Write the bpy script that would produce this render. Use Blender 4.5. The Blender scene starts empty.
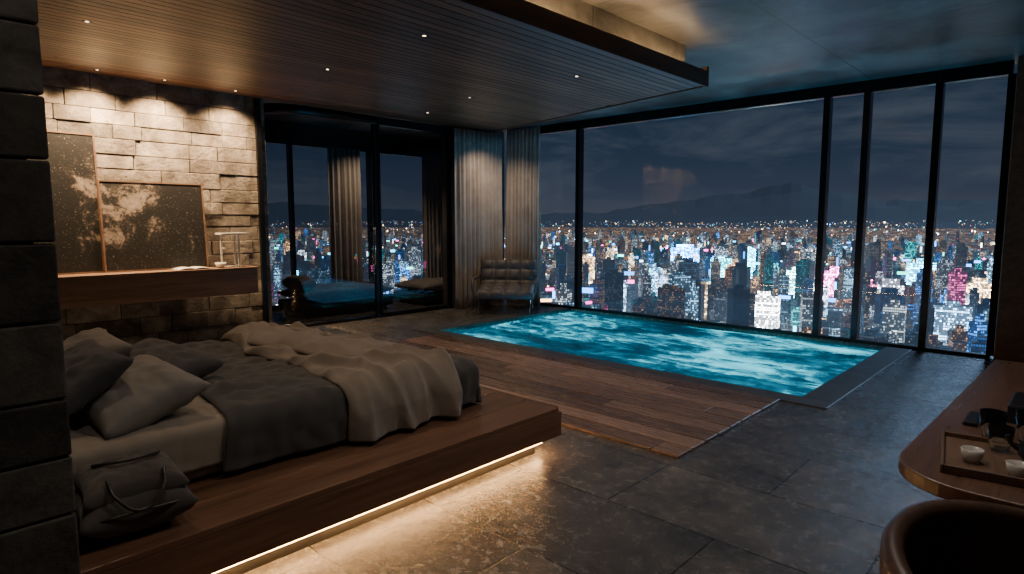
import bpy, bmesh, math, random
from mathutils import Vector, noise, Matrix
random.seed(7)
R = random.random
def U(a, b): return a + (b - a) * R()
scene = bpy.context.scene
COL = scene.collection

# ------------------------------------------------------------------ node helpers
def newmat(name):
    m = bpy.data.materials.new(name); m.use_nodes = True
    nt = m.node_tree; nt.nodes.clear()
    out = nt.nodes.new('ShaderNodeOutputMaterial')
    return m, nt, out
def nd(nt, typ, **kw):
    n = nt.nodes.new(typ)
    for k, v in kw.items():
        if k.startswith('i_'):
            key = k[2:]
            key = int(key) if key.isdigit() else key.replace('_', ' ')
            n.inputs[key].default_value = v
        else: setattr(n, k, v)
    return n
def c4(c): return (c[0], c[1], c[2], 1.0)
def ramp(nt, fac, stops):
    r = nt.nodes.new('ShaderNodeValToRGB')
    els = r.color_ramp.elements
    els.remove(els[1])
    els[0].position = stops[0][0]; els[0].color = c4(stops[0][1])
    for p, c in stops[1:]:
        e = els.new(p); e.color = c4(c)
    nt.links.new(fac, r.inputs['Fac'])
    return r.outputs['Color']
def mixc(nt, fac, a, b, blend='MIX'):
    m = nt.nodes.new('ShaderNodeMix'); m.data_type = 'RGBA'; m.blend_type = blend
    for sock, v in ((m.inputs[0], fac), (m.inputs[6], a), (m.inputs[7], b)):
        if isinstance(v, bpy.types.NodeSocket): nt.links.new(v, sock)
        else: sock.default_value = v if not isinstance(v, tuple) else c4(v)
    return m.outputs[2]
def mth(nt, op, a, b=None, clamp=False):
    m = nt.nodes.new('ShaderNodeMath'); m.operation = op; m.use_clamp = clamp
    for i, v in enumerate((a, b)):
        if v is None: continue
        if isinstance(v, bpy.types.NodeSocket): nt.links.new(v, m.inputs[i])
        else: m.inputs[i].default_value = v
    return m.outputs[0]
def coords(nt, scale=(1, 1, 1), rot=(0, 0, 0), kind='Object'):
    tc = nt.nodes.new('ShaderNodeTexCoord'); mp = nt.nodes.new('ShaderNodeMapping')
    mp.inputs['Scale'].default_value = scale; mp.inputs['Rotation'].default_value = rot
    nt.links.new(tc.outputs[kind], mp.inputs['Vector'])
    return mp.outputs['Vector']
def noiset(nt, vec, scale=5, detail=6, rough=.6, dist=0):
    n = nd(nt, 'ShaderNodeTexNoise', i_Scale=scale, i_Detail=detail, i_Roughness=rough, i_Distortion=dist)
    nt.links.new(vec, n.inputs['Vector']); return n.outputs['Fac']
def princ(nt, out, base, rough=.5, metal=0, spec=.5, bump=None, bstr=.3, bdist=.02, **kw):
    p = nt.nodes.new('ShaderNodeBsdfPrincipled')
    for k, v in (('Base Color', base), ('Roughness', rough), ('Metallic', metal), ('Specular IOR Level', spec)):
        if isinstance(v, bpy.types.NodeSocket): nt.links.new(v, p.inputs[k])
        else: p.inputs[k].default_value = c4(v) if isinstance(v, tuple) else v
    for k, v in kw.items(): p.inputs[k.replace('_', ' ')].default_value = v
    if bump is not None:
        b = nd(nt, 'ShaderNodeBump', i_Strength=bstr, i_Distance=bdist)
        nt.links.new(bump, b.inputs['Height']); nt.links.new(b.outputs[0], p.inputs['Normal'])
    nt.links.new(p.outputs[0], out.inputs['Surface'])
    return p
def simple(name, c1, c2=None, rough=.5, metal=0, scale=8, bstr=.15, bdist=.01, spec=.5, vs=(1, 1, 1), **kw):
    m, nt, out = newmat(name)
    c2 = c2 or tuple(x * .75 for x in c1)
    f = noiset(nt, coords(nt, vs), scale)
    col = ramp(nt, f, [(.3, c2), (.7, c1)])
    princ(nt, out, col, rough, metal, spec, f, bstr, bdist, **kw)
    return m
def wood(name, dark, light, axis='Y', rough=.35, var=.5, spec=.5, bstr=.12):
    m, nt, out = newmat(name)
    s = {'X': (.6, 9, 9), 'Y': (9, .6, 9), 'Z': (9, 9, .6)}[axis]
    g = nt.nodes.new('ShaderNodeNewGeometry')
    v = coords(nt, s)
    va = nd(nt, 'ShaderNodeVectorMath', operation='ADD')
    nt.links.new(v, va.inputs[0])
    cx = nd(nt, 'ShaderNodeCombineXYZ')
    rr = mth(nt, 'MULTIPLY', g.outputs['Random Per Island'], 37.)
    for i in range(3): nt.links.new(rr, cx.inputs[i])
    nt.links.new(cx.outputs[0], va.inputs[1])
    f = noiset(nt, va.outputs[0], 1.6, 8, .65, .6)
    f2 = noiset(nt, va.outputs[0], 7, 6, .7, .2)
    ff = mth(nt, 'ADD', mth(nt, 'MULTIPLY', f, .65), mth(nt, 'MULTIPLY', f2, .35))
    col = ramp(nt, ff, [(.32, dark), (.68, light)])
    k = mth(nt, 'ADD', mth(nt, 'MULTIPLY', g.outputs['Random Per Island'], var), 1 - var * .55)
    hsv = nt.nodes.new('ShaderNodeHueSaturation'); nt.links.new(col, hsv.inputs['Color']); nt.links.new(k, hsv.inputs['Value'])
    rg = mth(nt, 'ADD', mth(nt, 'MULTIPLY', f2, .25), rough - .12)
    princ(nt, out, hsv.outputs[0], rg, 0, spec, f2, bstr, .01)
    return m
def emis(name, col, strength, sample=True):
    m, nt, out = newmat(name)
    e = nd(nt, 'ShaderNodeEmission', i_Strength=strength); e.inputs[0].default_value = c4(col)
    nt.links.new(e.outputs[0], out.inputs['Surface'])
    if not sample: m.cycles.emission_sampling = 'NONE'
    return m
def glassmat(name, tint, add=0.0, rough=0.0, gcol=(1, 1, 1)):
    m, nt, out = newmat(name)
    t = nt.nodes.new('ShaderNodeBsdfTransparent'); t.inputs[0].default_value = c4(tint)
    g = nd(nt, 'ShaderNodeBsdfGlossy', i_Roughness=rough); g.inputs[0].default_value = c4(gcol)
    fr = nd(nt, 'ShaderNodeFresnel', i_IOR=1.45)
    k = mth(nt, 'ADD', fr.outputs[0], add, True)
    mx = nt.nodes.new('ShaderNodeMixShader')
    nt.links.new(k, mx.inputs[0]); nt.links.new(t.outputs[0], mx.inputs[1]); nt.links.new(g.outputs[0], mx.inputs[2])
    nt.links.new(mx.outputs[0], out.inputs['Surface'])
    return m

# ------------------------------------------------------------------ materials
def concrete(name, ca, cb, rough=.6, panel=None):
    m, nt, out = newmat(name)
    v = coords(nt)
    f = noiset(nt, v, .9, 9, .62, .4)
    f2 = noiset(nt, v, 9, 8, .7)
    col = ramp(nt, f, [(.38, ca), (.62, cb)])
    h = mth(nt, 'ADD', mth(nt, 'MULTIPLY', f, .6), mth(nt, 'MULTIPLY', f2, .4))
    col = mixc(nt, mth(nt, 'MULTIPLY', f2, .5), col, tuple(x * .5 for x in ca))
    if panel:
        br = nd(nt, 'ShaderNodeTexBrick', offset=.0, i_Scale=1.0)
        br.inputs['Mortar Size'].default_value = .008; br.inputs['Brick Width'].default_value = panel[0]; br.inputs['Row Height'].default_value = panel[1]
        nt.links.new(v, br.inputs['Vector'])
        col = mixc(nt, mth(nt, 'MULTIPLY', br.outputs['Fac'], .75), col, (.01, .01, .01))
    rg = mth(nt, 'ADD', mth(nt, 'MULTIPLY', f, .35), rough - .2)
    princ(nt, out, col, rg, 0, .5, h, .6, .02)
    return m
M_ceil = concrete('ceiling_concrete', (.07, .07, .072), (.34, .335, .33), .42, (2.2, 2.2))
M_conc = concrete('wall_concrete', (.10, .095, .09), (.22, .21, .19), .65)
M_dark = concrete('dark_plaster', (.02, .02, .02), (.05, .048, .045), .6)

def floor_mat():
    m, nt, out = newmat('slate_floor')
    v = coords(nt)
    br = nd(nt, 'ShaderNodeTexBrick', offset=.5, i_Scale=1.0)
    br.inputs['Mortar Size'].default_value = .006; br.inputs['Mortar Smooth'].default_value = .3
    br.inputs['Brick Width'].default_value = 1.3; br.inputs['Row Height'].default_value = .72
    br.inputs['Color1'].default_value = c4((.72, .72, .74)); br.inputs['Color2'].default_value = c4((1.15, 1.13, 1.1))
    br.inputs['Mortar'].default_value = c4((.25, .25, .25)); br.inputs['Bias'].default_value = 0
    nt.links.new(v, br.inputs['Vector'])
    f = noiset(nt, v, 2.4, 12, .74, .5)
    f2 = noiset(nt, v, 13, 9, .75, .3)
    ff = mth(nt, 'ADD', mth(nt, 'MULTIPLY', f, .65), mth(nt, 'MULTIPLY', f2, .35))
    col = ramp(nt, ff, [(.36, (.055, .053, .053)), (.5, (.105, .10, .095)), (.62, (.19, .175, .16))])
    col = mixc(nt, 1.0, col, br.outputs['Color'], 'MULTIPLY')
    h = mth(nt, 'SUBTRACT', ff, mth(nt, 'MULTIPLY', br.outputs['Fac'], .5))
    rg = mth(nt, 'ADD', mth(nt, 'MULTIPLY', f2, .45), .02)
    princ(nt, out, col, rg, 0, .8, h, .5, .018)
    return m
M_floor = floor_mat()
M_cope = simple('coping_stone', (.12, .118, .115), (.06, .06, .06), .32, scale=6)
M_soffit = wood('soffit_walnut', (.075, .036, .02), (.24, .12, .07), 'Y', .42, .8)
M_deck = wood('deck_hardwood', (.13, .078, .054), (.34, .215, .15), 'X', .26, .9, .7)
M_plat = wood('platform_walnut', (.08, .04, .025), (.225, .118, .072), 'Y', .33, .4)
M_console = wood('console_oak', (.07, .04, .025), (.22, .13, .085), 'Y', .45, .3)
M_counter = wood('counter_walnut', (.08, .042, .028), (.22, .12, .08), 'Y', .3, .3)
M_frame = simple('dark_bronze_frame', (.022, .024, .027), (.012, .012, .014), .3, .7, bstr=.02)
M_glass = glassmat('window_glass', (.95, .97, .98), -.02)
M_dglass = glassmat('smoked_door_glass', (.60, .63, .66), .01, 0, (.8, .8, .8))
M_chrome = simple('brushed_steel', (.6, .6, .6), (.45, .45, .46), .22, 1, bstr=.02)
M_leather = simple('black_leather', (.07, .06, .055), (.035, .03, .028), .36, scale=40, bstr=.25, bdist=.004)
M_gleather = simple('grey_upholstery', (.115, .108, .108), (.075, .07, .07), .5, scale=40, bstr=.2, bdist=.003)
M_bleather = simple('brown_leather', (.105, .06, .043), (.06, .034, .025), .38, scale=30, bstr=.25, bdist=.004)
def fabric(name, c1, c2, sc=260):
    m, nt, out = newmat(name)
    v = coords(nt)
    f = noiset(nt, v, 3, 6); w = noiset(nt, v, sc, 2)
    col = ramp(nt, f, [(.3, c2), (.7, c1)])
    princ(nt, out, col, .9, 0, .2, w, .25, .002, Sheen_Weight=.25)
    return m
M_sheet = fabric('beige_linen', (.34, .295, .245), (.26, .225, .185))
M_duvet = fabric('charcoal_duvet', (.085, .083, .084), (.05, .049, .05))
M_throw = fabric('taupe_throw', (.28, .24, .205), (.195, .165, .14), 120)
M_pil_l = fabric('greige_pillowcase', (.30, .28, .265), (.22, .205, .19))
M_pil_d = fabric('slate_pillowcase', (.10, .10, .11), (.065, .066, .073))
M_bag = fabric('grey_canvas', (.13, .118, .108), (.075, .068, .062), 150)
M_curt = fabric('curtain_linen', (.44, .40, .365), (.30, .27, .245))
M_white = simple('white_ceramic', (.7, .68, .64), (.6, .58, .55), .25, bstr=.02)
M_black = simple('black_plastic', (.02, .02, .022), None, .3, bstr=.02)

def stone_mat(name, a, b, c, sc=4., bd=.05):
    m, nt, out = newmat(name)
    g = nt.nodes.new('ShaderNodeNewGeometry')
    v = coords(nt)
    f = noiset(nt, v, sc, 10, .7, .3); f2 = noiset(nt, v, 26, 8, .7)
    col = ramp(nt, f, [(.34, a), (.5, b), (.68, c)])
    k = mth(nt, 'ADD', mth(nt, 'MULTIPLY', g.outputs['Random Per Island'], .8), .55)
    hsv = nt.nodes.new('ShaderNodeHueSaturation'); nt.links.new(col, hsv.inputs['Color']); nt.links.new(k, hsv.inputs['Value'])
    h = mth(nt, 'ADD', mth(nt, 'MULTIPLY', f, .6), mth(nt, 'MULTIPLY', f2, .4))
    princ(nt, out, hsv.outputs[0], .8, 0, .3, h, 1.0, bd)
    return m
M_stone = stone_mat('travertine_blocks', (.09, .076, .062), (.20, .172, .142), (.36, .315, .262))
M_stoned = stone_mat('dark_stone_blocks', (.05, .046, .042), (.085, .079, .073), (.12, .112, .102), 9., .008)

# ------------------------------------------------------------------ mesh helpers
def bx(bm, x0, x1, y0, y1, z0, z1):
    vs = [bm.verts.new(p) for p in ((x0, y0, z0), (x1, y0, z0), (x1, y1, z0), (x0, y1, z0), (x0, y0, z1), (x1, y0, z1), (x1, y1, z1), (x0, y1, z1))]
    for f in ((0, 3, 2, 1), (4, 5, 6, 7), (0, 1, 5, 4), (1, 2, 6, 5), (2, 3, 7, 6), (3, 0, 4, 7)):
        bm.faces.new([vs[i] for i in f])
    return vs
def obj(name, bm, mat, parent=None, bevel=0, smooth=False, segs=2, loc=None, rot=None):
    me = bpy.data.meshes.new(name); bm.to_mesh(me); bm.free()
    return fin(name, me, mat, parent, bevel, smooth, segs, loc, rot)
def fin(name, me, mat, parent=None, bevel=0, smooth=False, segs=2, loc=None, rot=None):
    o = bpy.data.objects.new(name, me); COL.objects.link(o)
    if mat: me.materials.append(mat)
    if smooth:
        for p in me.polygons: p.use_smooth = True
    if bevel:
        b = o.modifiers.new('bevel', 'BEVEL'); b.width = bevel; b.segments = segs; b.limit_method = 'ANGLE'
    if parent: o.parent = parent
    if loc: o.location = loc
    if rot: o.rotation_euler = rot
    return o
def box(name, x0, x1, y0, y1, z0, z1, mat, parent=None, bevel=0, **k):
    bm = bmesh.new(); bx(bm, x0, x1, y0, y1, z0, z1)
    return obj(name, bm, mat, parent, bevel, **k)
def boxes(name, lst, mat, parent=None, bevel=0, **k):
    bm = bmesh.new()
    for b in lst: bx(bm, *b)
    return obj(name, bm, mat, parent, bevel, **k)
def empty(name, loc=(0, 0, 0), rot=(0, 0, 0)):
    e = bpy.data.objects.new(name, None); e.location = loc; e.rotation_euler = rot; e.empty_display_size = .1
    COL.objects.link(e); return e
def pane(name, pts, mat, parent=None):
    me = bpy.data.meshes.new(name); me.from_pydata(pts, [], [tuple(range(len(pts)))])
    return fin(name, me, mat, parent)
def grid(name, nu, nv, fn, mat, parent=None, thick=0, subs=0, **k):
    vs = []; fs = []
    for j in range(nv + 1):
        for i in range(nu + 1): vs.append(fn(i / nu, j / nv))
    for j in range(nv):
        for i in range(nu):
            a = j * (nu + 1) + i; fs.append((a, a + 1, a + nu + 2, a + nu + 1))
    me = bpy.data.meshes.new(name); me.from_pydata(vs, [], fs)
    o = fin(name, me, mat, parent, smooth=True, **k)
    if thick:
        s = o.modifiers.new('solid', 'SOLIDIFY'); s.thickness = thick; s.offset = 0
    if subs:
        s = o.modifiers.new('sub', 'SUBSURF'); s.levels = subs; s.render_levels = subs
    return o
def tube(name, pts, r, mat, parent=None, cyc=False, smooth=True):
    cu = bpy.data.curves.new(name, 'CURVE'); cu.dimensions = '3D'; cu.bevel_depth = r; cu.bevel_resolution = 4
    sp = cu.splines.new('BEZIER' if smooth else 'POLY')
    if smooth:
        sp.bezier_points.add(len(pts) - 1)
        for b, p in zip(sp.bezier_points, pts):
            b.co = p; b.handle_left_type = b.handle_right_type = 'AUTO'
    else:
        sp.points.add(len(pts) - 1)
        for b, p in zip(sp.points, pts): b.co = (*p, 1)
    sp.use_cyclic_u = cyc; cu.use_fill_caps = True
    o = bpy.data.objects.new(name, cu); cu.materials.append(mat); COL.objects.link(o)
    if parent: o.parent = parent
    return o
def lathe(name, prof, mat, parent=None, n=40, loc=None, rot=None):
    vs = []; fs = []
    for (r, z) in prof:
        for i in range(n):
            a = 2 * math.pi * i / n; vs.append((r * math.cos(a), r * math.sin(a), z))
    for j in range(len(prof) - 1):
        for i in range(n):
            fs.append((j * n + i, j * n + (i + 1) % n, (j + 1) * n + (i + 1) % n, (j + 1) * n + i))
    me = bpy.data.meshes.new(name); me.from_pydata(vs, [], fs)
    return fin(name, me, mat, parent, smooth=True, loc=loc, rot=rot)
def N(x, y, z=0): return noise.noise(Vector((x, y, z)))
rd = math.radians

# ------------------------------------------------------------------ room shell
XL, YG, CH = -8.7, 9.1, 3.4
PX0, PX1, PY0, PY1 = -7.0, -1.85, 5.85, 9.04
boxes('floor', [(-11, PX0, -3, 9.3, -.2, 0), (PX1, 1.3, -3, 9.3, -.2, 0), (PX0, PX1, -3, PY0, -.2, 0), (PX0, PX1, PY1, 9.3, -.2, 0)], M_floor)
box('ceiling', -11, 1.3, -3, 9.3, CH, CH + .25, M_ceil)
box('wall_back', -11, 1.3, -3.2, -3, 0, CH, M_conc)
box('wall_right', 1.1, 1.3, -3, 9.0, 0, CH, M_dark)
box('wall_left', -9.1, XL - .05, .42, 4.15, 0, CH, M_dark)
box('wall_headboard', -9.1, -2.36, .08, .38, 0, CH, M_dark)
box('wall_side', -11, -10.8, -3, 4.3, 0, CH, M_dark)
box('wall_divider', -10.8, -9.12, 3.95, 4.15, 0, CH, M_dark)
box('wall_corner', XL - .25, XL - .02, 7.62, 9.02, 0, CH, M_conc)

def blocks(name, plane, a0, a1, z0, z1, mat, rowh=.2, wmin=.3, wmax=.75, dep=.05, base=.03):
    bm = bmesh.new(); z = z0; g = .003
    while z < z1 - .02:
        h = min(rowh * U(.85, 1.2), z1 - z)
        if z1 - (z + h) < .08: h = z1 - z
        a = a0
        while a < a1 - .01:
            w = U(wmin, wmax)
            if a1 - (a + w) < .15: w = a1 - a
            d = base + R() ** 1.8 * dep
            bx(bm, plane, plane + d, a + g, a + w - g, z + g, z + h - g)
            a += w
        z += h
    return obj(name, bm, mat, None, .007, segs=2)
blocks('wall_stone_cladding', XL - .05, .44, 4.15, 0, CH - .005, M_stone, dep=.022, rowh=.185)
blocks('wall_column_cladding', -2.36, .06, .43, 0, CH - .005, M_stoned, rowh=.21, wmin=.13, wmax=.3, dep=.005, base=.05)
box('column', -2.9, -2.36, -.5, .06, 0, CH, M_stoned)

# soffit -------------------------------------------------------------
def sz(x): return 3.0 + (-3.03 - x) / 5.67 * .33
def ye(x): return 6.13 + .44 * (-3.03 - x)
bm = bmesh.new(); x = -3.05; w = .115
while x > XL + .02:
    xa, xb = x - w + .012, x
    if xa < XL: xa = XL + .002
    y = -2.98 - U(0, 1.5)
    while y < ye(xb):
        L = U(1.8, 3.2); y2 = min(y + L, ye(xb) - .001)
        ys = max(y, -2.98)
        if y2 - ys > .05:
            last = y2 >= ye(xb) - .01
            ya, yb = (ye(xa), ye(xb)) if last else (y2 - .003, y2 - .003)
            t = .02
            P = [(xa, ys, sz(xa)), (xb, ys, sz(xb)), (xb, yb, sz(xb)), (xa, ya, sz(xa))]
            v = [bm.verts.new(p) for p in P] + [bm.verts.new((p[0], p[1], p[2] + t)) for p in P]
            for f in ((0, 3, 2, 1), (4, 5, 6, 7), (0, 1, 5, 4), (1, 2, 6, 5), (2, 3, 7, 6), (3, 0, 4, 7)): bm.faces.new([v[i] for i in f])
        y += L
    x -= w
sof = empty('ceiling_soffit')
obj('slats', bm, M_soffit, sof)
def prism(name, poly, zb, zt, mat, parent):
    bm = bmesh.new()
    b = [bm.verts.new((p[0], p[1], zb(p[0]))) for p in poly]; t = [bm.verts.new((p[0], p[1], zt(p[0]))) for p in poly]
    n = len(poly); bm.faces.new(b[::-1]); bm.faces.new(t)
    for i in range(n): bm.faces.new((b[i], b[(i + 1) % n], t[(i + 1) % n], t[i]))
    bmesh.ops.recalc_face_normals(bm, faces=bm.faces[:])
    return obj(name, bm, mat, parent)
prism('core', [(-3.05, -2.98), (-3.05, ye(-3.05) - .01), (XL, ye(XL) - .01), (XL, -2.98)], lambda x: sz(x) + .022, lambda x: min(3.385, sz(x) + .1), M_dark, sof)
box('fascia', -3.05, -3.02, -2.98, 6.15, 2.985, 3.14, M_soffit, sof)
prism('fascia_rear', [(-3.02, 6.15), (-3.02, 6.18), (XL, ye(XL) + .03), (XL, ye(XL))], lambda x: sz(x) - .01, lambda x: min(3.395, sz(x) + .19), M_soffit, sof)
box('ceiling_riser', -3.4, -3.20, -2.98, 6.0, 3.1, CH - .002, M_ceil)
M_led = emis('warm_led', (1, .52, .19), 62)
M_ledc = emis('cove_led', (1, .62, .28), 26)
box('cove_led_strip', -3.10, -3.07, -2.9, 6.0, 3.115, 3.13, M_ledc)

# window wall --------------------------------------------------------
edges = [-8.62, -6.87, -2.73, -2.25, -1.48, -.80]
for i in range(5):
    e = empty('window_%d' % (i + 1))
    a, b = edges[i], edges[i + 1]
    boxes('frame', [(a, b, YG - .06, YG + .06, 3.25, CH), (a, b, YG - .05, YG + .05, -.02, .04), (b - .04, b + .04, YG - .07, YG + .07, 0.04, 3.25)], M_frame, e, .004)
    pane('glass', [(a, YG, .04), (b, YG, .04), (b, YG, 3.25), (a, YG, 3.25)], M_glass, e)
box('pillar', -.75, -.35, 8.85, 9.3, 0, CH, M_plat, bevel=.01)
box('wall_far', -.35, 1.3, 9.0, 9.3, 0, CH, M_dark)
e = empty('window_6')
ys = [4.3, 5.6, 7.3, 9.2]
boxes('frame', [(-10.88, -10.8, 4.15, 9.3, 3.0, CH), (-10.88, -10.8, 4.15, 9.3, 0, .08)] + [(-10.9, -10.78, y - .03, y + .03, 0.08, 3.0) for y in ys], M_frame, e)
pane('glass', [(-10.84, 4.15, .05), (-10.84, 9.3, .05), (-10.84, 9.3, 3.0), (-10.84, 4.15, 3.0)], M_glass, e)
box('wall_bay', -10.8, XL - .25, 9.1, 9.3, 0, CH, M_dark)

# glass doors with curved corner -------------------------------------
DY0, DY1 = 4.72, 7.6
arc = [(XL - .5 + .5 * math.cos(t), 4.7 - .5 * math.sin(t)) for t in [math.pi / 2 * (1 - k / 16) for k in range(17)]]
d1 = empty('door_1')
def strip(name, pts, z0, z1, mat, parent, thick=0):
    vs = [(p[0], p[1], z0) for p in pts] + [(p[0], p[1], z1) for p in pts]; n = len(pts)
    me = bpy.data.meshes.new(name); me.from_pydata(vs, [], [(i, i + 1, n + i + 1, n + i) for i in range(n - 1)])
    o = fin(name, me, mat, parent, smooth=True)
    if thick:
        s = o.modifiers.new('s', 'SOLIDIFY'); s.thickness = thick; s.offset = 0
    return o
path = arc + [(XL, 6.0)]
strip('glass', path, .06, 3.18, M_dglass, d1)
strip('header', path, 3.18, 3.31, M_frame, d1, .09)
strip('sill', path, 0, .06, M_frame, d1, .08)
boxes('stiles', [(XL - .04, XL + .04, 4.0, 4.07, 0, 3.31), (XL - .03, XL + .03, 5.94, 6.0, .06, 3.18)], M_frame, d1)
tube('handle', [(XL + .02, 5.9, .9), (XL + .07, 5.9, .92), (XL + .07, 5.9, 1.5), (XL + .02, 5.9, 1.52)], .012, M_chrome, d1, smooth=False)
d2 = empty('door_2')
pane('glass', [(XL, 6.02, .06), (XL, DY1, .06), (XL, DY1, 3.18), (XL, 6.02, 3.18)], M_dglass, d2)
boxes('frame', [(XL - .04, XL + .04, 6.02, DY1, 3.18, 3.31), (XL - .04, XL + .04, 6.02, DY1, 0, .06), (XL - .03, XL + .03, 6.02, 6.06, .06, 3.18), (XL - .03, XL + .03, DY1 - .06, DY1, .06, 3.18)], M_frame, d2)
tube('handle', [(XL + .02, 6.1, .9), (XL + .07, 6.1, .92), (XL + .07, 6.1, 1.5), (XL + .02, 6.1, 1.52)], .012, M_chrome, d2, smooth=False)

# curtains -----------------------------------------------------------
def curtain(name, p0, p1, z0, z1, pleats, amp, seed=0, mat=M_curt):
    p0 = Vector(p0); p1 = Vector(p1); d = (p1 - p0); L = d.length; d.normalize(); nrm = Vector((-d.y, d.x))
    def fn(u, v):
        uu = u + .015 * noise.noise(Vector((u * 6, v * 1.5, seed)))
        ph = pleats * 2 * math.pi * uu + 1.2 * noise.noise(Vector((u * pleats * .6, 0, seed)))
        a = amp * (.55 + .45 * (1 - v)) * (1 + .5 * noise.noise(Vector((u * pleats, v * 2, seed + 5))))
        off = math.sin(ph) * a + .25 * a * math.sin(2.3 * ph + 1)
        q = p0 + d * (uu * L) + nrm * off
        return (q.x, q.y, z0 + (z1 - z0) * v)
    return grid(name, int(pleats * 14), 14, fn, mat, thick=.006)
curtain('curtain', (-8.5, 7.55), (-8.5, 8.75), .01, 3.28, 10, .055, 1)
curtain('curtain', (-8.48, 8.86), (-7.62, 8.88), .01, 3.36, 9, .055, 2)
curtain('curtain', (-10.62, 6.25), (-10.62, 6.95), .01, 3.0, 6, .05, 3)
curtain('curtain', (-10.62, 8.5), (-10.62, 9.0), .01, 3.0, 5, .05, 4)

# ------------------------------------------------------------------ deck and pool
bm = bmesh.new(); n = 9; y0, y1 = 3.72, 5.60; w = (y1 - y0) / n
for i in range(n):
    x = -6.7 - U(0, 1.0)
    while x < -1.95:
        L = U(1.8, 3.0); a = max(x, -6.7); b = min(x + L, -1.95)
        if b - a > .05: bx(bm, a + .003, b - .003, y0 + i * w + .007, y0 + (i + 1) * w - .007, 0.0, .022)
        x += L
obj('wood_deck', bm, M_deck, None, .005)
pool = empty('swimming_pool')
boxes('coping', [(PX0 - .28, PX1 + .28, PY0 - .24, PY0, 0, .012), (PX0 - .28, PX0, PY0, PY1 - .06, 0, .012), (PX1, PX1 + .28, PY0, PY1 - .06, 0, .012)], M_cope, pool, bevel=.004)
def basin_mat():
    m, nt, out = newmat('pool_tile_painted_caustics')  # caustic streaks and underwater glow painted as emission on the tile
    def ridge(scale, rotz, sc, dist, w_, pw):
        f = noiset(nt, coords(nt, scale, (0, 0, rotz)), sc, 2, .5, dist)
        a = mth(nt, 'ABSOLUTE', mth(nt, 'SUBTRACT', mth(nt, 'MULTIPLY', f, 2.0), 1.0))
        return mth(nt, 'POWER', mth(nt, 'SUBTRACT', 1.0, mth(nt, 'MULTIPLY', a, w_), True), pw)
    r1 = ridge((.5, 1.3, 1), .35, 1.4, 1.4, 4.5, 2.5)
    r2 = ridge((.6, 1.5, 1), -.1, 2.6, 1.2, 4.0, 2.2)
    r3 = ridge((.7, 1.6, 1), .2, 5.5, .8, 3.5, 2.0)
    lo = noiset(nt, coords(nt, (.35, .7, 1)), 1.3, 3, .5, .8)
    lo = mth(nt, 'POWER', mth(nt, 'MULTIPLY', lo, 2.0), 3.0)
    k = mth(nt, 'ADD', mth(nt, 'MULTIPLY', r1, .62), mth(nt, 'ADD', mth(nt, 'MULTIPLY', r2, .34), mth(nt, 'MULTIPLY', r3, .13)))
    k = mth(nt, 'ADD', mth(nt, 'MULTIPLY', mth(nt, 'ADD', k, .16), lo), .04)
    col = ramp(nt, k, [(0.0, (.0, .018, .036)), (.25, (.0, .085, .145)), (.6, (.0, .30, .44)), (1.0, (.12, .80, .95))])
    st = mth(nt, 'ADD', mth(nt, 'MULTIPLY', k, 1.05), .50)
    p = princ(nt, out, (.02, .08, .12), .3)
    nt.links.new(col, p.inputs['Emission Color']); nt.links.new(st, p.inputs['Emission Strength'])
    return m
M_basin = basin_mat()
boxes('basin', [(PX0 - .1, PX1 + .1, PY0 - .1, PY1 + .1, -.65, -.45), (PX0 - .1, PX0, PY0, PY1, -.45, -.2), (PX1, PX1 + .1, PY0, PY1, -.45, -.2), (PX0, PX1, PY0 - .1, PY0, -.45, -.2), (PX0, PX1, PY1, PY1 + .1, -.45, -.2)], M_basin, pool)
def water_mat():
    m, nt, out = newmat('pool_water_surface')
    f = noiset(nt, coords(nt, (1, 1.8, 1)), 4.5, 3, .5, .7)
    p = princ(nt, out, (.50, .87, 1.0), .01, 0, .5, f, .35, .03)
    p.inputs['Transmission Weight'].default_value = 1; p.inputs['IOR'].default_value = 1.33
    return m
def wf(u, v):
    x = PX0 + (PX1 - PX0) * u; y = PY0 + (PY1 - PY0) * v
    z = -.022 + .010 * N(x * 1.6, y * 3, 0) + .006 * N(x * 4, y * 7, 3)
    return (x, y, z)
grid('water', 260, 170, wf, water_mat(), pool)

# ------------------------------------------------------------------ bed platform
plat = empty('bed_platform')
PXa, PXb, PYa, PYb = -6.2, -2.6, .47, 3.27
bm = bmesh.new(); x = PXb
for w in [.30] * 12:
    bx(bm, x - w + .0015, x - .0015, PYa, PYb - .03, .30, .33); x -= w
obj('top_boards', bm, M_plat, plat, .003)
boxes('apron', [(PXb - .03, PXb, PYa, PYb, .13, .299), (PXa, PXb - .031, PYb - .03, PYb, .13, .33), (PXa, PXa + .03, PYa, PYb - .031, .13, .299), (PXa + .03, PXb - .03, PYa, PYb - .03, .14, .20)], M_plat, plat, .003)
box('plinth', PXa + .3, PXb - .13, PYa, PYb - .13, 0, .14, M_dark, plat)
boxes('led_strip', [(PXb - .115, PXb - .10, PYa + .02, PYb - .09, .072, .085), (PXa + .3, PXb - .115, PYb - .115, PYb - .10, .072, .085)], M_led, plat)

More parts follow.
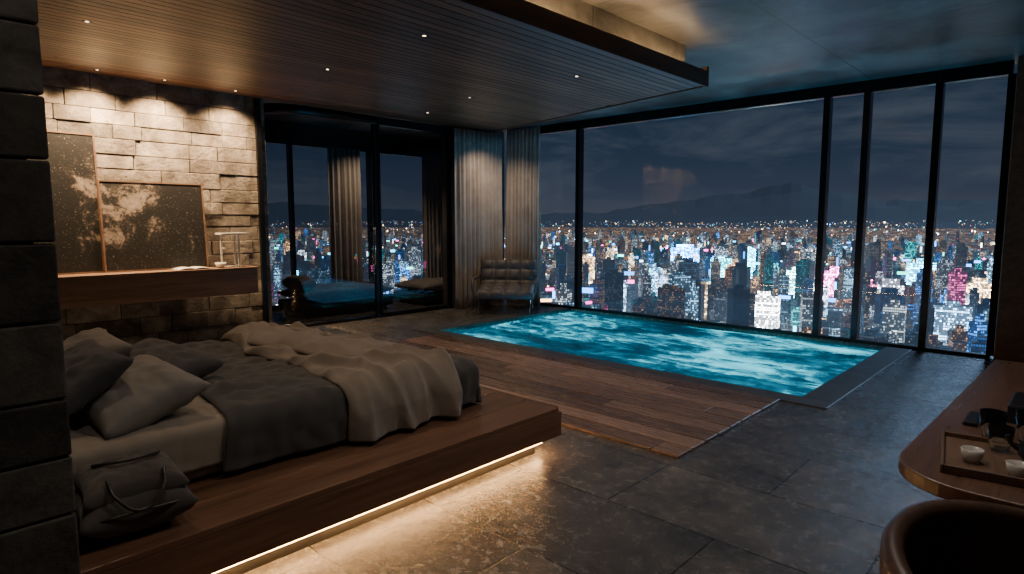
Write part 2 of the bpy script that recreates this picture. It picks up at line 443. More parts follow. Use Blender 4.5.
# ------------------------------------------------------------------ bed
bed = empty('bed')
BX0, BX1, BY0, BY1 = -5.03, -3.12, .50, 2.86
bm = bmesh.new(); bx(bm, BX0, BX1, BY0, BY1, .331, .60)
obj('mattress', bm, M_sheet, bed, .06, True, 5)
box('headboard', BX0 - .1, BX1 + .05, .44, .50, .331, 1.0, M_leather, bed, .02)
def fold(a, lo, hi, r):
    q = r * math.pi / 2
    if a > hi:
        e = a - hi
        return (hi + r * math.sin(e / r), r * (1 - math.cos(e / r))) if e < q else (hi + r, r + e - q)
    if a < lo:
        e = lo - a
        return (lo - r * math.sin(e / r), r * (1 - math.cos(e / r))) if e < q else (lo - r, r + e - q)
    return a, 0
def drape(a, b, top, r, bump, floorz=.345):
    X, dx = fold(a, BX0 + .02, BX1 - .02, r)
    Y, dy = fold(b, -10, BY1 - .03, r)
    d = max(dx, dy)
    z = top - d
    side = min(1, d / .12)
    if dx >= dy and dx > 0: sx, sy = (1 if a > BX1 - .1 else -1), 0
    elif dy > 0: sx, sy = 0, 1
    else: sx = sy = 0
    X += sx * bump * side; Y += sy * bump * side; z += bump * (1 - side)
    if z < floorz:
        z = floorz + .15 * min(.05, floorz - z)
    return (X, Y, z)
def sheetf(u, v):
    a = BX0 - .2 + (BX1 - BX0 + .42) * u; b = .52 + .95 * v
    bump = .012 * N(a * 5, b * 4, 2) + .006 * N(a * 14, b * 9, 4) + .014 * abs(N(a * 2, b * 9, 8))
    return drape(a, b, .618, .05, bump)
grid('fitted_sheet', 130, 60, sheetf, M_sheet, bed, thick=.008)
def duvf(u, v):
    a = BX0 - .27 + (BX1 - BX0 + .56) * u; b = 1.22 + .06 * math.sin(a * 3) + (2.0 - .06 * math.sin(a * 3)) * v
    edge = min(1, v / .05)
    bump = (.03 * N(a * 2.2, b * 2.5, 12) + .034 * abs(N(a * 5 + b * 3, b * 5, 14)) + .014 * N(a * 11, b * 12, 4)) + .018
    bump *= math.sqrt(edge) if edge < 1 else 1
    return drape(a, b, .632, .075, bump)
grid('duvet', 170, 140, duvf, M_duvet, bed, thick=.02)
th = empty('throw_blanket')
def thrf(u, v):
    a = BX0 - .25 + (BX1 - BX0 + .56) * u
    lo = 1.86 + .10 * N(a * 1.5, 0, 31) + .04 * N(a * 4, 0, 33) + .10 * (1 - u)
    hi = 2.66 + .12 * N(a * 1.4, 3, 35) + .04 * N(a * 4, 7, 36)
    b = lo + (hi - lo) * v
    w1 = .25 * N(a * 1.3, b * 1.3, 60)
    r1 = 1 - abs(N(a * .9 + b * .6 + w1, b * 3.0 - a * .8, 41)) * 3.0
    r2 = 1 - abs(N(a * 2.2 - b * 1.5, b * 5.0 + a + w1, 43)) * 3.0
    sm = lambda t: max(0, t) ** 1.3
    bump = .045 + .050 * sm(r1) + .034 * sm(r2) + .022 * N(a * 2, b * 2, 70) + .004 * N(a * 18, b * 18, 44)
    if u > .84: bump += .028 * math.sin(b * 20 + 3 * N(a * .5, b, 3)) * min(1, (u - .84) / .1)
    e = min(v, 1 - v) / .05
    if e < 1: bump = .03 + (bump - .03) * math.sin(e * math.pi / 2)
    b += .02 * N(a * 4, b * 4, 50)
    return drape(a, b, .635, .10, bump, .352)
grid('cloth', 240, 90, thrf, M_throw, th, thick=.014)
def thrf2(u, v):   # upper rumpled fold of the throw
    a = BX0 - .1 + (BX1 - BX0 - .15) * u
    c = 2.38 + .16 * math.sin(a * 1.7) + .08 * N(a * 2, 1, 81)
    wd = .24 + .07 * N(a * 2.3, 5, 83)
    b = c + (v - .5) * 2 * wd
    arch = math.sin(math.pi * min(1, max(0, v))) ** .55 * min(1, u / .05, (1 - u) / .05)
    rr = max(0, 1 - abs(N(a * 2.4 + b, b * 5 + a * 2, 87)) * 3)
    bump = .06 + .045 * arch * (1 + .35 * N(a * 3, b * 3, 84)) + .028 * rr * arch + .010 * math.sin(a * 9 + b * 7 + 3 * N(a, b, 9)) * arch
    return drape(a, b, .635, .10, bump, .352)
grid('upper_fold', 160, 40, thrf2, M_throw, th, thick=.014)

def pillow(name, loc, size, rot, mat, parent=None, seed=0):
    n = 30; vs = []; fs = []; L, W, T = size
    def idx(i, j, s): return s * (n + 1) * (n + 1) + j * (n + 1) + i
    for s in (1, -1):
        for j in range(n + 1):
            for i in range(n + 1):
                x = -1 + 2 * i / n; y = -1 + 2 * j / n
                t = max(0, (1 - abs(x) ** 3.0) * (1 - abs(y) ** 3.0)) ** .5
                px = x * (1 - .09 * (1 - y * y) * abs(x) ** 3); py = y * (1 - .10 * (1 - x * x) * abs(y) ** 3)
                z = s * t * T / 2
                k = (1 - t) ** 1.5
                z += t * .07 * T * N(x * 3, y * 3, seed) * s + .08 * T * (N(x * 5, y * 5, seed + 2)) * t + s * .06 * T * abs(N(x * 5 + y * 2, y * 5, seed + 7)) * k * (t > 0.02)
                vs.append((px * L / 2, py * W / 2, z))
    for s in (0, 1):
        for j in range(n):
            for i in range(n):
                q = (idx(i, j, s), idx(i + 1, j, s), idx(i + 1, j + 1, s), idx(i, j + 1, s))
                fs.append(q if s == 0 else q[::-1])
    me = bpy.data.meshes.new(name); me.from_pydata(vs, [], fs)
    bm = bmesh.new(); bm.from_mesh(me); bmesh.ops.remove_doubles(bm, verts=bm.verts[:], dist=.0006); bm.to_mesh(me); bm.free()
    o = fin(name, me, mat, parent, smooth=True)
    o.location = loc; o.rotation_euler = rot
    return o
pillow('pillow', (-3.52, .92, .735), (.72, .50, .22), (rd(18), rd(3), rd(4)), M_pil_l, seed=1)
pillow('pillow', (-4.45, .88, .76), (.76, .52, .22), (rd(28), 0, rd(-3)), M_pil_l, seed=2)
pillow('pillow', (-4.08, 1.18, .735), (.80, .48, .19), (rd(14), rd(4), rd(10)), M_pil_d, seed=3)
pillow('pillow', (-3.66, .70, .83), (.74, .44, .17), (rd(34), 0, 0), M_pil_d, seed=4)

# travel bag on the platform
bag = empty('travel_bag', (-2.86, .72, .342), (0, 0, rd(-4)))
pillow('body', (0, 0, .10), (.38, .42, .20), (0, 0, 0), M_bag, bag, 11)
pillow('upper', (-.01, .0, .185), (.34, .38, .17), (0, rd(3), 0), M_bag, bag, 12)
tube('strap_1', [(.12, -.10, .25), (.18, -.08, .19), (.20, 0.0, .13), (.18, .08, .19), (.12, .10, .25)], .007, M_leather, bag)
tube('strap_2', [(-.05, -.12, .265), (0, -.09, .28), (.03, 0, .285), (0, .09, .28), (-.05, .12, .265)], .007, M_leather, bag)
tube('piping', [(.16, -.18, .11), (.185, -.08, .12), (.185, .08, .12), (.16, .18, .11)], .005, M_leather, bag)

# ------------------------------------------------------------------ wall console + art
con = empty('wall_console')
boxes('carcass', [(XL + .07, -8.24, .7, 3.74, .64, .97)], M_console, con, .006)
boxes('top', [(XL + .07, -8.22, .68, 3.76, .97, 1.0)], M_console, con, .004)
def art_mat(name, centre, off):
    m, nt, out = newmat(name)
    v = coords(nt)
    f = noiset(nt, v, 2.0, 9, .62, .4); f2 = noiset(nt, v, 26, 8, .8, .2)
    sp = noiset(nt, v, 60, 3, .6)
    k = mth(nt, 'ADD', mth(nt, 'MULTIPLY', f, .78), mth(nt, 'MULTIPLY', f2, .22))
    dd = nd(nt, 'ShaderNodeVectorMath', operation='DISTANCE'); dd.inputs[1].default_value = centre
    nt.links.new(v, dd.inputs[0])
    k = mth(nt, 'ADD', k, mth(nt, 'SUBTRACT', off, mth(nt, 'MULTIPLY', dd.outputs['Value'], .30)))
    col = ramp(nt, k, [(.47, (.010, .010, .010)), (.51, (.03, .025, .022)), (.54, (.17, .135, .11)), (.63, (.34, .29, .245))])
    spk = ramp(nt, sp, [(.64, (0, 0, 0)), (.68, (.5, .5, .5))])
    col = mixc(nt, spk, col, (.28, .25, .22))
    princ(nt, out, col, .6, 0, .3, f2, .3, .006)
    return m
a1 = empty('painting', (XL + .17, 2.62, 1.003), (0, rd(-4), 0))
box('canvas', -.012, .012, -.57, .57, .015, 1.075, art_mat('splash_painting', (0, -.22, .72), .105), a1)
boxes('frame', [(-.018, .018, -.59, .59, 0, .016), (-.018, .018, -.59, .59, 1.075, 1.09), (-.018, .018, -.59, -.571, .016, 1.075), (-.018, .018, .571, .59, .016, 1.075)], M_console, a1)
a2 = empty('painting', (XL + .13, 1.42, 1.003), (0, rd(-2.2), 0))
box('canvas', -.012, .012, -.6, .6, .015, 1.60, art_mat('splatter_painting', (0, .55, 1.0), .09), a2)
boxes('frame', [(-.018, .018, -.62, .62, 0, .016), (-.018, .018, -.62, .62, 1.60, 1.615), (-.018, .018, -.62, -.601, .016, 1.6), (-.018, .018, .601, .62, .016, 1.6)], M_console, a2)
st = empty('display_stand', (-8.42, 3.48, 1.0))
boxes('top', [(-.1, .1, -.17, .17, .43, .455), (-.08, .08, -.1, .1, 0, .015)], M_white, st, .004)
boxes('legs', [(-.07, -.05, -.12, -.10, .012, .43), (.05, .07, .06, .08, .012, .43), (-.07, -.05, .06, .08, .012, .43), (-.07, .07, -.11, -.1, .25, .262)], M_white, st)
bk = empty('open_book', (-8.38, 2.95, 1.0))
for s in (-1, 1):
    grid('pages_%d' % (1 if s < 0 else 2), 12, 4, lambda u, v, s=s: (-.12 + .24 * v, s * .2 * u, .006 + .022 * math.sin(math.pi * min(1, u * 1.1)) ** .6 * (1 - u * .5)), M_white, bk, thick=.01)
lathe('small_bowl', [(.0, .0), (.035, .0), (.06, .03), (.07, .07), (.064, .07), (.05, .035), (0, .012)], M_white, loc=(-8.35, 3.3, 1.0))

# ------------------------------------------------------------------ lounge chair by the pool
def tufted(name, L, W, T, nx, ny, mat, parent, loc, rot):
    def fn(u, v):
        x = u * 2 - 1; y = v * 2 - 1
        e = max(0, (1 - abs(x) ** 8) * (1 - abs(y) ** 8)) ** .35
        t = (abs(math.sin(math.pi * nx * u)) * abs(math.sin(math.pi * ny * v))) ** .35
        return (x * L / 2, y * W / 2, T * e * (.62 + .38 * t))
    o = grid(name, nx * 8, ny * 8, fn, mat, parent)
    o.location = loc; o.rotation_euler = rot
    s = o.modifiers.new('s', 'SOLIDIFY'); s.thickness = .03; s.offset = -1
    return o
ch = empty('lounge_chair', (-7.66, 8.0, 0), (0, 0, rd(38)))
tufted('seat', 1.05, .84, .15, 4, 3, M_gleather, ch, (0, -.06, .32), (rd(6), 0, 0))
tufted('backrest', 1.05, .64, .14, 4, 3, M_gleather, ch, (0, .43, .60), (rd(66), 0, 0))
for s, nm in ((-1, 'left'), (1, 'right')):
    tube('leg_%s_1' % nm, [(s * .45, -.42, 0.01), (s * .45, -.30, .18), (s * .45, .1, .33), (s * .45, .46, .52), (s * .45, .62, .84)], .013, M_chrome, ch)
    tube('leg_%s_2' % nm, [(s * .45, .44, 0.01), (s * .45, .30, .16), (s * .45, .0, .28), (s * .45, -.42, .36)], .013, M_chrome, ch)
    tube('armrest_%s' % nm, [(s * .54, -.38, .36), (s * .56, -.34, .54), (s * .56, .1, .58), (s * .54, .44, .60)], .024, M_gleather, ch)
tube('crossbar', [(-.45, .0, .27), (.45, .0, .27)], .012, M_chrome, ch, smooth=False)

# bay room furniture
so = empty('daybed', (-9.85, 5.9, 0))
box('base', -.45, .45, -.9, .9, .08, .26, M_dark, so, .02)
box('legs', -.38, .38, -.8, .8, 0, .08, M_black, so)
pillow('cushion', (0, 0, .37), (.95, 1.85, .26), (0, 0, 0), M_pil_d, so, 21)
pillow('bolster', (0, -.72, .56), (.7, .3, .26), (0, 0, 0), M_pil_l, so, 22)
ot = empty('ottoman', (-9.75, 7.95, 0))
box('base', -.5, .5, -.55, .55, .06, .22, M_dark, ot, .02)
box('feet', -.4, .4, -.45, .45, 0, .06, M_black, ot)
pillow('cushion', (0, 0, .33), (1.0, 1.1, .26), (0, 0, 0), M_pil_l, ot, 23)

# ------------------------------------------------------------------ counter and tub chair on the right
cn = empty('counter')
cx0, cy0 = -.47, 2.36
pts = [(.95, cy0), (cx0 + .25, cy0)] + [(cx0 + .25 - .25 * math.sin(t), cy0 + .25 - .25 * math.cos(t)) for t in [math.pi / 2 * k / 8 for k in range(1, 9)]] + [(cx0 + .07, 4.82), (.95, 4.82)]
def poly_ext(name, pts, z0, z1, mat, parent, bev=.006):
    bm = bmesh.new(); b = [bm.verts.new((p[0], p[1], z0)) for p in pts]; t = [bm.verts.new((p[0], p[1], z1)) for p in pts]
    bm.faces.new(b); bm.faces.new(t[::-1]); n = len(pts)
    for i in range(n): bm.faces.new((b[i], t[i], t[(i + 1) % n], b[(i + 1) % n]))
    bmesh.ops.recalc_face_normals(bm, faces=bm.faces[:])
    return obj(name, bm, mat, parent, bev)
poly_ext('top', pts, .70, .75, M_counter, cn)
box('body', -.33, .9, 2.7, 4.76, 0.0, .70, M_counter, cn, .005)
tr = empty('serving_tray', (-.16, 2.72, .75), (0, 0, rd(8)))
boxes('base', [(-.19, .19, -.2, .2, 0, .012)], M_console, tr, .003)
boxes('rim', [(-.20, -.19, -.21, .21, 0, .03), (.19, .20, -.21, .21, 0, .03), (-.19, .19, -.21, -.20, 0, .03), (-.19, .19, .20, .21, 0, .03)], M_console, tr, .003)
def cup(name, loc, r, h, mat):
    return lathe(name, [(0, 0), (r * .7, 0), (r * .9, h * .4), (r, h), (r * .92, h), (r * .8, h * .4), (r * .6, .008), (0, .008)], mat, loc=loc)
cup('tea_cup', (-.26, 2.64, .763), .034, .045, M_white)
cup('tea_cup', (-.13, 2.58, .763), .034, .045, M_white)
M_tum, nt_, o_ = newmat('clear_glass'); princ(nt_, o_, (.9, .95, .95), .03, Transmission_Weight=1.0)
cup('glass_tumbler', (-.24, 3.02, .75), .045, .11, M_tum)
cup('glass_tumbler', (-.13, 3.06, .75), .045, .12, M_tum)
cup('glass_tumbler', (-.20, 2.84, .763), .04, .09, M_tum)
tp = empty('teapot', (-.07, 2.74, .763))
lathe('body', [(0, 0), (.05, 0), (.075, .035), (.07, .07), (.04, .095), (0, .1)], M_black, tp)
lathe('lid_knob', [(0, .098), (.012, .1), (.014, .112), (0, .12)], M_black, tp)
tube('handle', [(0, -.05, .08), (0, -.04, .15), (0, .04, .15), (0, .05, .08)], .005, M_black, tp)
tube('spout', [(-.06, 0, .04), (-.09, 0, .06), (-.105, 0, .09)], .009, M_black, tp)
boxes('remote_control', [(-.35, -.30, 3.14, 3.34, .75, .768)], M_black, bevel=.005)
boxes('storage_box', [(-.22, -.02, 3.3, 3.6, .75, .83)], M_black, bevel=.01)

tc_ = empty('tub_chair', (.12, 1.86, 0), (0, 0, rd(-8)))
def rimh(u): return .56 + .25 * (0.5 - .5 * math.cos(2 * math.pi * u)) ** .5
def shell(rr):
    def fn(u, v):
        t = rd(20) + rd(320) * u           # open towards +X
        z = .10 + (rimh(u) - .10) * v
        r = rr * (.78 + .22 * math.sin(v * math.pi / 2) ** .8)
        return (r * math.cos(t) * .98, r * math.sin(t), z)
    return fn
grid('shell', 64, 14, shell(.46), M_bleather, tc_, thick=.055, subs=1)
lathe('seat', [(0, .12), (.30, .12), (.345, .2), (.35, .38), (.33, .425), (.25, .44), (0, .445)], M_bleather, tc_)
lathe('base', [(0, 0), (.2, 0), (.2, .03), (.05, .05), (.05, .13), (0, .13)], M_frame, tc_)

# ------------------------------------------------------------------ lights
def aim(o, tgt):
    d = Vector(tgt) - o.location; o.rotation_euler = d.to_track_quat('-Z', 'Y').to_euler()
def spot(name, loc, tgt, e, col, ang=70, blend=.8, r=.03):
    l = bpy.data.lights.new(name, 'SPOT'); l.energy = e; l.color = col; l.spot_size = rd(ang); l.spot_blend = blend; l.shadow_soft_size = r
    o = bpy.data.objects.new(name, l); o.location = loc; COL.objects.link(o); aim(o, tgt); return o
def area(name, loc, tgt, sx, sy, e, col):
    l = bpy.data.lights.new(name, 'AREA'); l.shape = 'RECTANGLE'; l.size = sx; l.size_y = sy; l.energy = e; l.color = col
    o = bpy.data.objects.new(name, l); o.location = loc; COL.objects.link(o); aim(o, tgt); return o
WARM = (1, .71, .45)
M_bulb = emis('downlight_bulb', (1, .75, .45), 8, False)
def downlight(x, y, e, tgt=None, ang=75, z=None, col=WARM, r=.03, bl=.8):
    z = z or sz(x)
    p = empty('recessed_downlight', (x, y, z))
    lathe('trim_ring', [(.022, -.002), (.035, -.004), (.038, .0), (.022, .004)], M_frame, p, 24)
    lathe('bulb', [(.0, -.001), (.014, -.001)], M_bulb, p, 20)
    return spot('spot', (x, y, z - .02), tgt or (x, y, 0), e, col, ang, bl, r)
for y, e in ((1.35, 330), (2.05, 640), (2.75, 560), (3.6, 480)):
    downlight(-8.36, y, e, (-8.70, y, 2.0), 112, bl=1.0, r=.05, col=(1, .66, .36))
for x, y, e in ((-3.95, 3.2, 30), (-5.9, 3.5, 40), (-5.9, 5.5, 46), (-3.9, 5.1, 46), (-3.9, 1.2, 28), (-5.9, 1.4, 24), (-7.6, 6.2, 34)):  # soffit downlights; some added as warm fill for room and deck
    downlight(x, y, e, None, 120)
for x, y, e in ((-1.4, 2.4, 46), (-1.3, 4.1, 46), (-.3, 3.2, 34), (-1.3, .5, 30)):  # unseen ceiling downlights, added as fill for floor, counter and column
    downlight(x, y, e, None, 130, CH - .002, (1, .86, .72))
spot('curtain_washer', (-7.8, 7.9, 3.15), (-8.4, 8.4, .6), 80, (1, .74, .5), 120, 1.0)
spot('bay_fill_spot', (-9.8, 6.9, 3.2), (-10.2, 6.9, .8), 100, WARM, 120)  # no fitting here; spot added to brighten the bay room
area('pool_lamp', (-4.4, 7.4, .06), (-4.4, 7.4, 3), 4.8, 2.8, 46, (.12, .48, 1.0))
sun = bpy.data.lights.new('cool_fill_sun', 'SUN'); sun.energy = .85; sun.color = (.40, .64, 1.0); sun.angle = rd(20)  # unseen sun lamp, added as cool fill through the window wall
so_ = bpy.data.objects.new('cool_fill_sun', sun); COL.objects.link(so_); so_.location = (0, 20, 10)
aim(so_, (-1.5, 0, 0))

# ------------------------------------------------------------------ world
w = bpy.data.worlds.new('night_sky'); scene.world = w; w.use_nodes = True
nt = w.node_tree; nt.nodes.clear()
wo = nt.nodes.new('ShaderNodeOutputWorld'); bg = nt.nodes.new('ShaderNodeBackground')
tc = nt.nodes.new('ShaderNodeTexCoord'); sx = nt.nodes.new('ShaderNodeSeparateXYZ')
nt.links.new(tc.outputs['Generated'], sx.inputs[0])
g = ramp(nt, sx.outputs[2], [(0.0, (.075, .084, .112)), (.05, (.040, .054, .088)), (.12, (.021, .038, .070)), (.3, (.010, .024, .050)), (1, (.008, .014, .028))])
mp = nt.nodes.new('ShaderNodeMapping'); mp.inputs['Scale'].default_value = (1.6, 1.6, 8); nt.links.new(tc.outputs['Generated'], mp.inputs['Vector'])
cl = noiset(nt, mp.outputs[0], 2.2, 9, .62, .6)
cf = ramp(nt, cl, [(.46, (0, 0, 0)), (.66, (.85, .85, .85))])
colr = mixc(nt, cf, g, (.070, .085, .115))
nt.links.new(colr, bg.inputs[0]); bg.inputs[1].default_value = .85
nt.links.new(bg.outputs[0], wo.inputs[0])

# ------------------------------------------------------------------ city
city = empty('city_skyline')
G0 = -150
def mtn(az):
    K = [(-95, 300), (-70, 420), (-50, 200), (-40, 160), (-35, 190), (-27, 430), (-22, 560), (-19, 690), (-16, 520), (-12.5, 360), (-7, 330), (0, 420), (15, 300), (40, 480), (70, 350), (95, 300)]
    for (a, h), (b, k) in zip(K, K[1:]):
        if a <= az <= b:
            t = (az - a) / (b - a); return h + (k - h) * t
    return 300
def gh(az, d):
    h = G0
    if d > 3500: h += (min(d, 9500) - 3500) * .0245
    if d > 9500:
        t = min(1, (d - 9500) / 2500)
        h += (mtn(az) + 60 * N(az * .5, d * .001, 1) + 30 * N(az * 1.7, d * .002, 5)) * t ** 1.2
    return h
def pol(az, d): a = rd(az); return d * math.sin(a), d * math.cos(a)
ds = [150, 600, 1500, 2500, 3500, 5000, 7000, 8500, 9500, 10000, 10500, 11000, 11500, 12000, 14000]
vs = []; fs = []; NA = 240
for d in ds:
    for i in range(NA + 1):
        az = -92 + 184 * i / NA; X, Y = pol(az, d); vs.append((X, Y, gh(az, d)))
for j in range(len(ds) - 1):
    for i in range(NA):
        a = j * (NA + 1) + i; fs.append((a, a + 1, a + NA + 2, a + NA + 1))
me = bpy.data.meshes.new('terrain'); me.from_pydata(vs, [], fs)
m, nt, out = newmat('city_ground')
v = coords(nt)
vo = nd(nt, 'ShaderNodeTexVoronoi', feature='DISTANCE_TO_EDGE', i_Scale=.009); nt.links.new(v, vo.inputs['Vector'])
st_ = mth(nt, 'LESS_THAN', vo.outputs['Distance'], .05)
sxz = nt.nodes.new('ShaderNodeSeparateXYZ'); nt.links.new(v, sxz.inputs[0])
haze_mask = mth(nt, 'GREATER_THAN', sxz.outputs[2], -60.)
p = princ(nt, out, (.02, .024, .03), .9)
ecol = mixc(nt, st_, (.018, .025, .042), (.50, .30, .17))  # street lighting painted into the ground as emission along cell edges
ecol = mixc(nt, haze_mask, ecol, (.025, .035, .056))  # atmospheric haze painted on the far slopes as bluish emission
nt.links.new(ecol, p.inputs['Emission Color'])
p.inputs['Emission Strength'].default_value = .85
m.cycles.emission_sampling = 'NONE'
fin('terrain', me, m, city)

V = []; F = []; UVs = []; C = []
def bld(az, d, wx, wy, h, col, br, rot=None):
    X, Y = pol(az, d); z0 = gh(az, d); a = rot if rot is not None else rd(U(0, 90)); ca, sa = math.cos(a), math.sin(a)
    def prism_(wx, wy, z0, h, v0):
        off = int(R() * 900) + .0
        b = len(V)
        for z in (z0, z0 + h):
            for (p, q) in ((-1, -1), (1, -1), (1, 1), (-1, 1)):
                px, py = p * wx / 2, q * wy / 2
                V.append((X + px * ca - py * sa, Y + px * sa + py * ca, z))
                C.append((col[0], col[1], col[2], br))
        for k in range(4):
            n = (k + 1) % 4; F.append((b + k, b + n, b + 4 + n, b + 4 + k)); L = wx if k % 2 == 0 else wy
            UVs.extend([(off, v0), (off + L, v0), (off + L, v0 + h), (off, v0 + h)]); off += L + 3
        F.append((b + 4, b + 5, b + 6, b + 7)); UVs.extend([(0, 500)] * 4)
    prism_(wx, wy, z0, h, 0)
    if h > 34: prism_(wx * U(.3, .7), wy * U(.3, .7), z0 + h, U(3, 9), 100)
PAL = [((1, .52, .22), 17), ((1, .76, .50), 18), ((.78, .90, 1), 28), ((.34, .68, 1), 18), ((.05, .30, 1), 9), ((.03, .8, .9), 8), ((1, .12, .45), 3)]
def pick():
    t = R() * 100
    for c, w_ in PAL:
        t -= w_
        if t < 0: return c
    return PAL[0][0]
for i in range(11000):
    d = 480 + 4600 * R() ** 1.25; az = U(-90, 80)
    w_ = U(9, 24); h = U(9, 30) if R() < .76 else U(30, 84)
    h *= (1.15 if 700 < d < 2200 else .75)
    bld(az, d, w_, U(.6, 1.2) * w_, h, pick(), min(3.0, .085 * math.exp(random.gauss(0, 1.4))))
HERO = [(-20.9, 840, 36, 26, 60, (.95, .98, 1), 6), (-27.6, 1500, 60, 34, 92, (.03, .30, 1), 24), (-30.5, 1150, 34, 30, 70, (.2, .6, 1), 4), (-24.5, 1350, 40, 30, 78, (.02, .75, .9), 9),
        (-22.6, 1700, 50, 26, 85, (.05, .75, 1), 16), (-15.6, 1350, 46, 22, 58, (1, .15, .6), 16), (-13.2, 1100, 26, 20, 56, (1, .16, .4), 9), (-11.6, 900, 28, 22, 74, (.8, .85, 1), 3),
        (-7.5, 820, 34, 26, 62, (.35, .65, 1), 2.5), (-6.0, 1200, 40, 26, 58, (1, .65, .35), 5), (-33.6, 1000, 30, 26, 60, (.4, .68, 1), 3), (-36.5, 1300, 40, 30, 80, (1, .6, .3), 4),
        (-18.4, 1150, 34, 24, 70, (.4, .95, 1), 9), (-25.9, 950, 26, 22, 56, (1, .7, .4), 3), (-9.6, 1500, 50, 30, 70, (.05, .65, 1), 12), (-16.9, 1000, 30, 24, 58, (.6, .8, 1), 3)]
for az, d, a, b_, h, c, br in HERO: bld(az, d, a, b_, h, c, br, rd(-az + U(-12, 12)))
me = bpy.data.meshes.new('buildings'); me.from_pydata(V, [], F)
uvl = me.uv_layers.new(name='UVMap'); uvl.data.foreach_set('uv', [x for q in UVs for x in q])
ca_ = me.color_attributes.new('col', 'FLOAT_COLOR', 'POINT'); ca_.data.foreach_set('color', [x for q in C for x in q])
m, nt, out = newmat('city_facade')
uv = nd(nt, 'ShaderNodeUVMap', uv_map='UVMap')
def cells(su, sv):
    vm = nd(nt, 'ShaderNodeVectorMath', operation='MULTIPLY'); vm.inputs[1].default_value = (su, sv, 1); nt.links.new(uv.outputs[0], vm.inputs[0])
    fl = nd(nt, 'ShaderNodeVectorMath', operation='FLOOR'); nt.links.new(vm.outputs[0], fl.inputs[0])
    fr = nd(nt, 'ShaderNodeVectorMath', operation='FRACTION'); nt.links.new(vm.outputs[0], fr.inputs[0])
    wn = nd(nt, 'ShaderNodeTexWhiteNoise', noise_dimensions='2D'); nt.links.new(fl.outputs[0], wn.inputs['Vector'])
    return fr.outputs[0], wn.outputs['Value']
fr, wv = cells(.55, .36)
br_ = mth(nt, 'POWER', wv, 6.0)
fr2, wv2 = cells(.02, .36)                      # whole lit floors
fl_ = mth(nt, 'MULTIPLY', mth(nt, 'GREATER_THAN', wv2, .84), .35)
sx = nt.nodes.new('ShaderNodeSeparateXYZ'); nt.links.new(fr, sx.inputs[0])
win = mth(nt, 'MULTIPLY', mth(nt, 'LESS_THAN', sx.outputs[0], .75), mth(nt, 'LESS_THAN', sx.outputs[1], .6))
k = mth(nt, 'MULTIPLY', win, mth(nt, 'ADD', br_, fl_))
at = nd(nt, 'ShaderNodeAttribute', attribute_name='col')
ge = nt.nodes.new('ShaderNodeNewGeometry'); sn = nt.nodes.new('ShaderNodeSeparateXYZ'); nt.links.new(ge.outputs['Normal'], sn.inputs[0])
wall = mth(nt, 'LESS_THAN', sn.outputs[2], .5)
k = mth(nt, 'MULTIPLY', mth(nt, 'ADD', mth(nt, 'MULTIPLY', k, 9.0), .16), wall)  # walls between windows also emit, standing in for city ambient light
k = mth(nt, 'MULTIPLY', k, at.outputs['Alpha'])
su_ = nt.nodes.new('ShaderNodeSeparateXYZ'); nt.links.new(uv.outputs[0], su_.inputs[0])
street_glow = mth(nt, 'MULTIPLY', mth(nt, 'POWER', 2.718, mth(nt, 'MULTIPLY', su_.outputs[1], -.12)), .15)  # light spilling from streets painted up the facade bases as emission
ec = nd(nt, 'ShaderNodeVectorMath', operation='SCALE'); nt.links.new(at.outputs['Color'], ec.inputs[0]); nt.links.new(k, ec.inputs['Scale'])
sc_ = nd(nt, 'ShaderNodeVectorMath', operation='SCALE'); sc_.inputs[0].default_value = (.75, .68, .65); nt.links.new(street_glow, sc_.inputs['Scale'])
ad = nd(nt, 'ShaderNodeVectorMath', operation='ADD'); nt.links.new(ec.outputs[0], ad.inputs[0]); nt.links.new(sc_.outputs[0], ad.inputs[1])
ad2 = nd(nt, 'ShaderNodeVectorMath', operation='ADD'); nt.links.new(ad.outputs[0], ad2.inputs[0]); ad2.inputs[1].default_value = (.016, .029, .052)  # bluish ambient light put into every facade as emission
p = princ(nt, out, (.05, .055, .065), .7)
nt.links.new(ad2.outputs[0], p.inputs['Emission Color']); p.inputs['Emission Strength'].default_value = 1
m.cycles.emission_sampling = 'NONE'
fin('buildings', me, m, city)

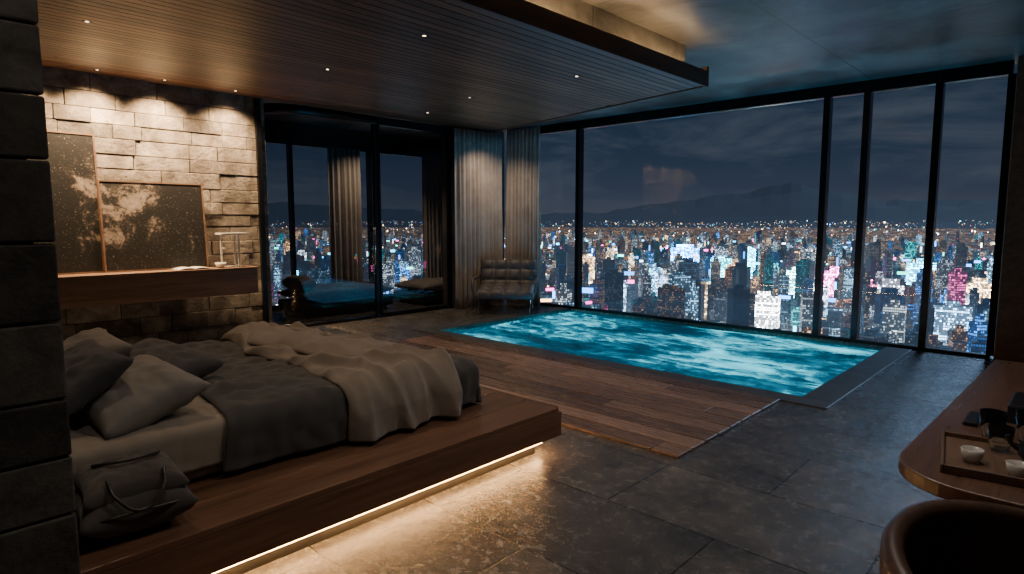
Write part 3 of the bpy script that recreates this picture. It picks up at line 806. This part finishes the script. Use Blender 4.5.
V = []; F = []; C = []
def lt(x, y, z, s, col, br):
    b = len(V)
    for q in ((s, 0, 0), (-s * .5, s * .87, 0), (-s * .5, -s * .87, 0), (0, 0, s), (0, 0, -s)):
        V.append((x + q[0], y + q[1], z + q[2])); C.append((col[0] * br, col[1] * br, col[2] * br, 1))
    for f in ((0, 1, 3), (1, 2, 3), (2, 0, 3), (1, 0, 4), (2, 1, 4), (0, 2, 4)): F.append(tuple(b + i for i in f))
def sign(az, d, z, w_, h, col, br):
    X, Y = pol(az, d); a = rd(-az + U(-25, 25)); b = len(V)
    for zz in (z, z + h):
        for (p, q) in ((-1, -1), (1, -1), (1, 1), (-1, 1)):
            px, py = p * w_ / 2, q * .8
            V.append((X + px * math.cos(a) - py * math.sin(a), Y + px * math.sin(a) + py * math.cos(a), zz)); C.append((col[0] * br, col[1] * br, col[2] * br, 1))
    for k in range(4):
        n = (k + 1) % 4; F.append((b + k, b + n, b + 4 + n, b + 4 + k))
    F.append((b + 4, b + 5, b + 6, b + 7)); F.append((b + 3, b + 2, b + 1, b))
for i in range(15000):
    d = 600 + 8600 * R() ** .95; az = U(-90, 80); X, Y = pol(az, d)
    dens = N(X * .0009, Y * .0009, 3) + .35 * N(X * .004, Y * .004, 8)
    if d > 3000 and dens < -.02 and R() < .85: continue
    c = pick() if R() < .75 else (1, .58, .30)
    s = d * U(.0004, .0009)
    br = min(14, .65 * math.exp(random.gauss(0, 1.1)))
    if R() < .035: s *= 1.6; br = U(8, 20)
    lt(X, Y, gh(az, d) + (U(20, 62) if d < 2500 else U(4, 34)), s, c, br)
for i in range(560):
    d = 700 + 2300 * R(); az = U(-75, 60)
    c = random.choice([(.03, .7, 1), (.03, .28, 1), (1, .08, .5), (.9, .95, 1), (.05, .9, .7), (.03, .28, 1), (.03, .5, 1), (1, .5, .2)])
    w_, h_ = (U(7, 15), U(3, 7)) if R() < .6 else (U(2.5, 4), U(9, 18))
    sign(az, d, gh(az, d) + U(25, 75), w_, h_, c, U(4, 14))
me = bpy.data.meshes.new('lights'); me.from_pydata(V, [], F)
ca_ = me.color_attributes.new('col', 'FLOAT_COLOR', 'POINT'); ca_.data.foreach_set('color', [x for q in C for x in q])
m, nt, out = newmat('city_light_glow')
at = nd(nt, 'ShaderNodeAttribute', attribute_name='col'); e = nd(nt, 'ShaderNodeEmission', i_Strength=1.0)
nt.links.new(at.outputs['Color'], e.inputs[0]); nt.links.new(e.outputs[0], out.inputs['Surface'])
m.cycles.emission_sampling = 'NONE'
fin('lights', me, m, city)

# ------------------------------------------------------------------ camera
cam = bpy.data.cameras.new('camera'); co = bpy.data.objects.new('camera', cam); COL.objects.link(co)
cam.sensor_width = 36; cam.lens = 21.76; cam.clip_end = 30000; cam.clip_start = .05
co.location = (0, 0, 1.6); co.rotation_euler = (rd(84), 0, rd(43.2))
scene.camera = co
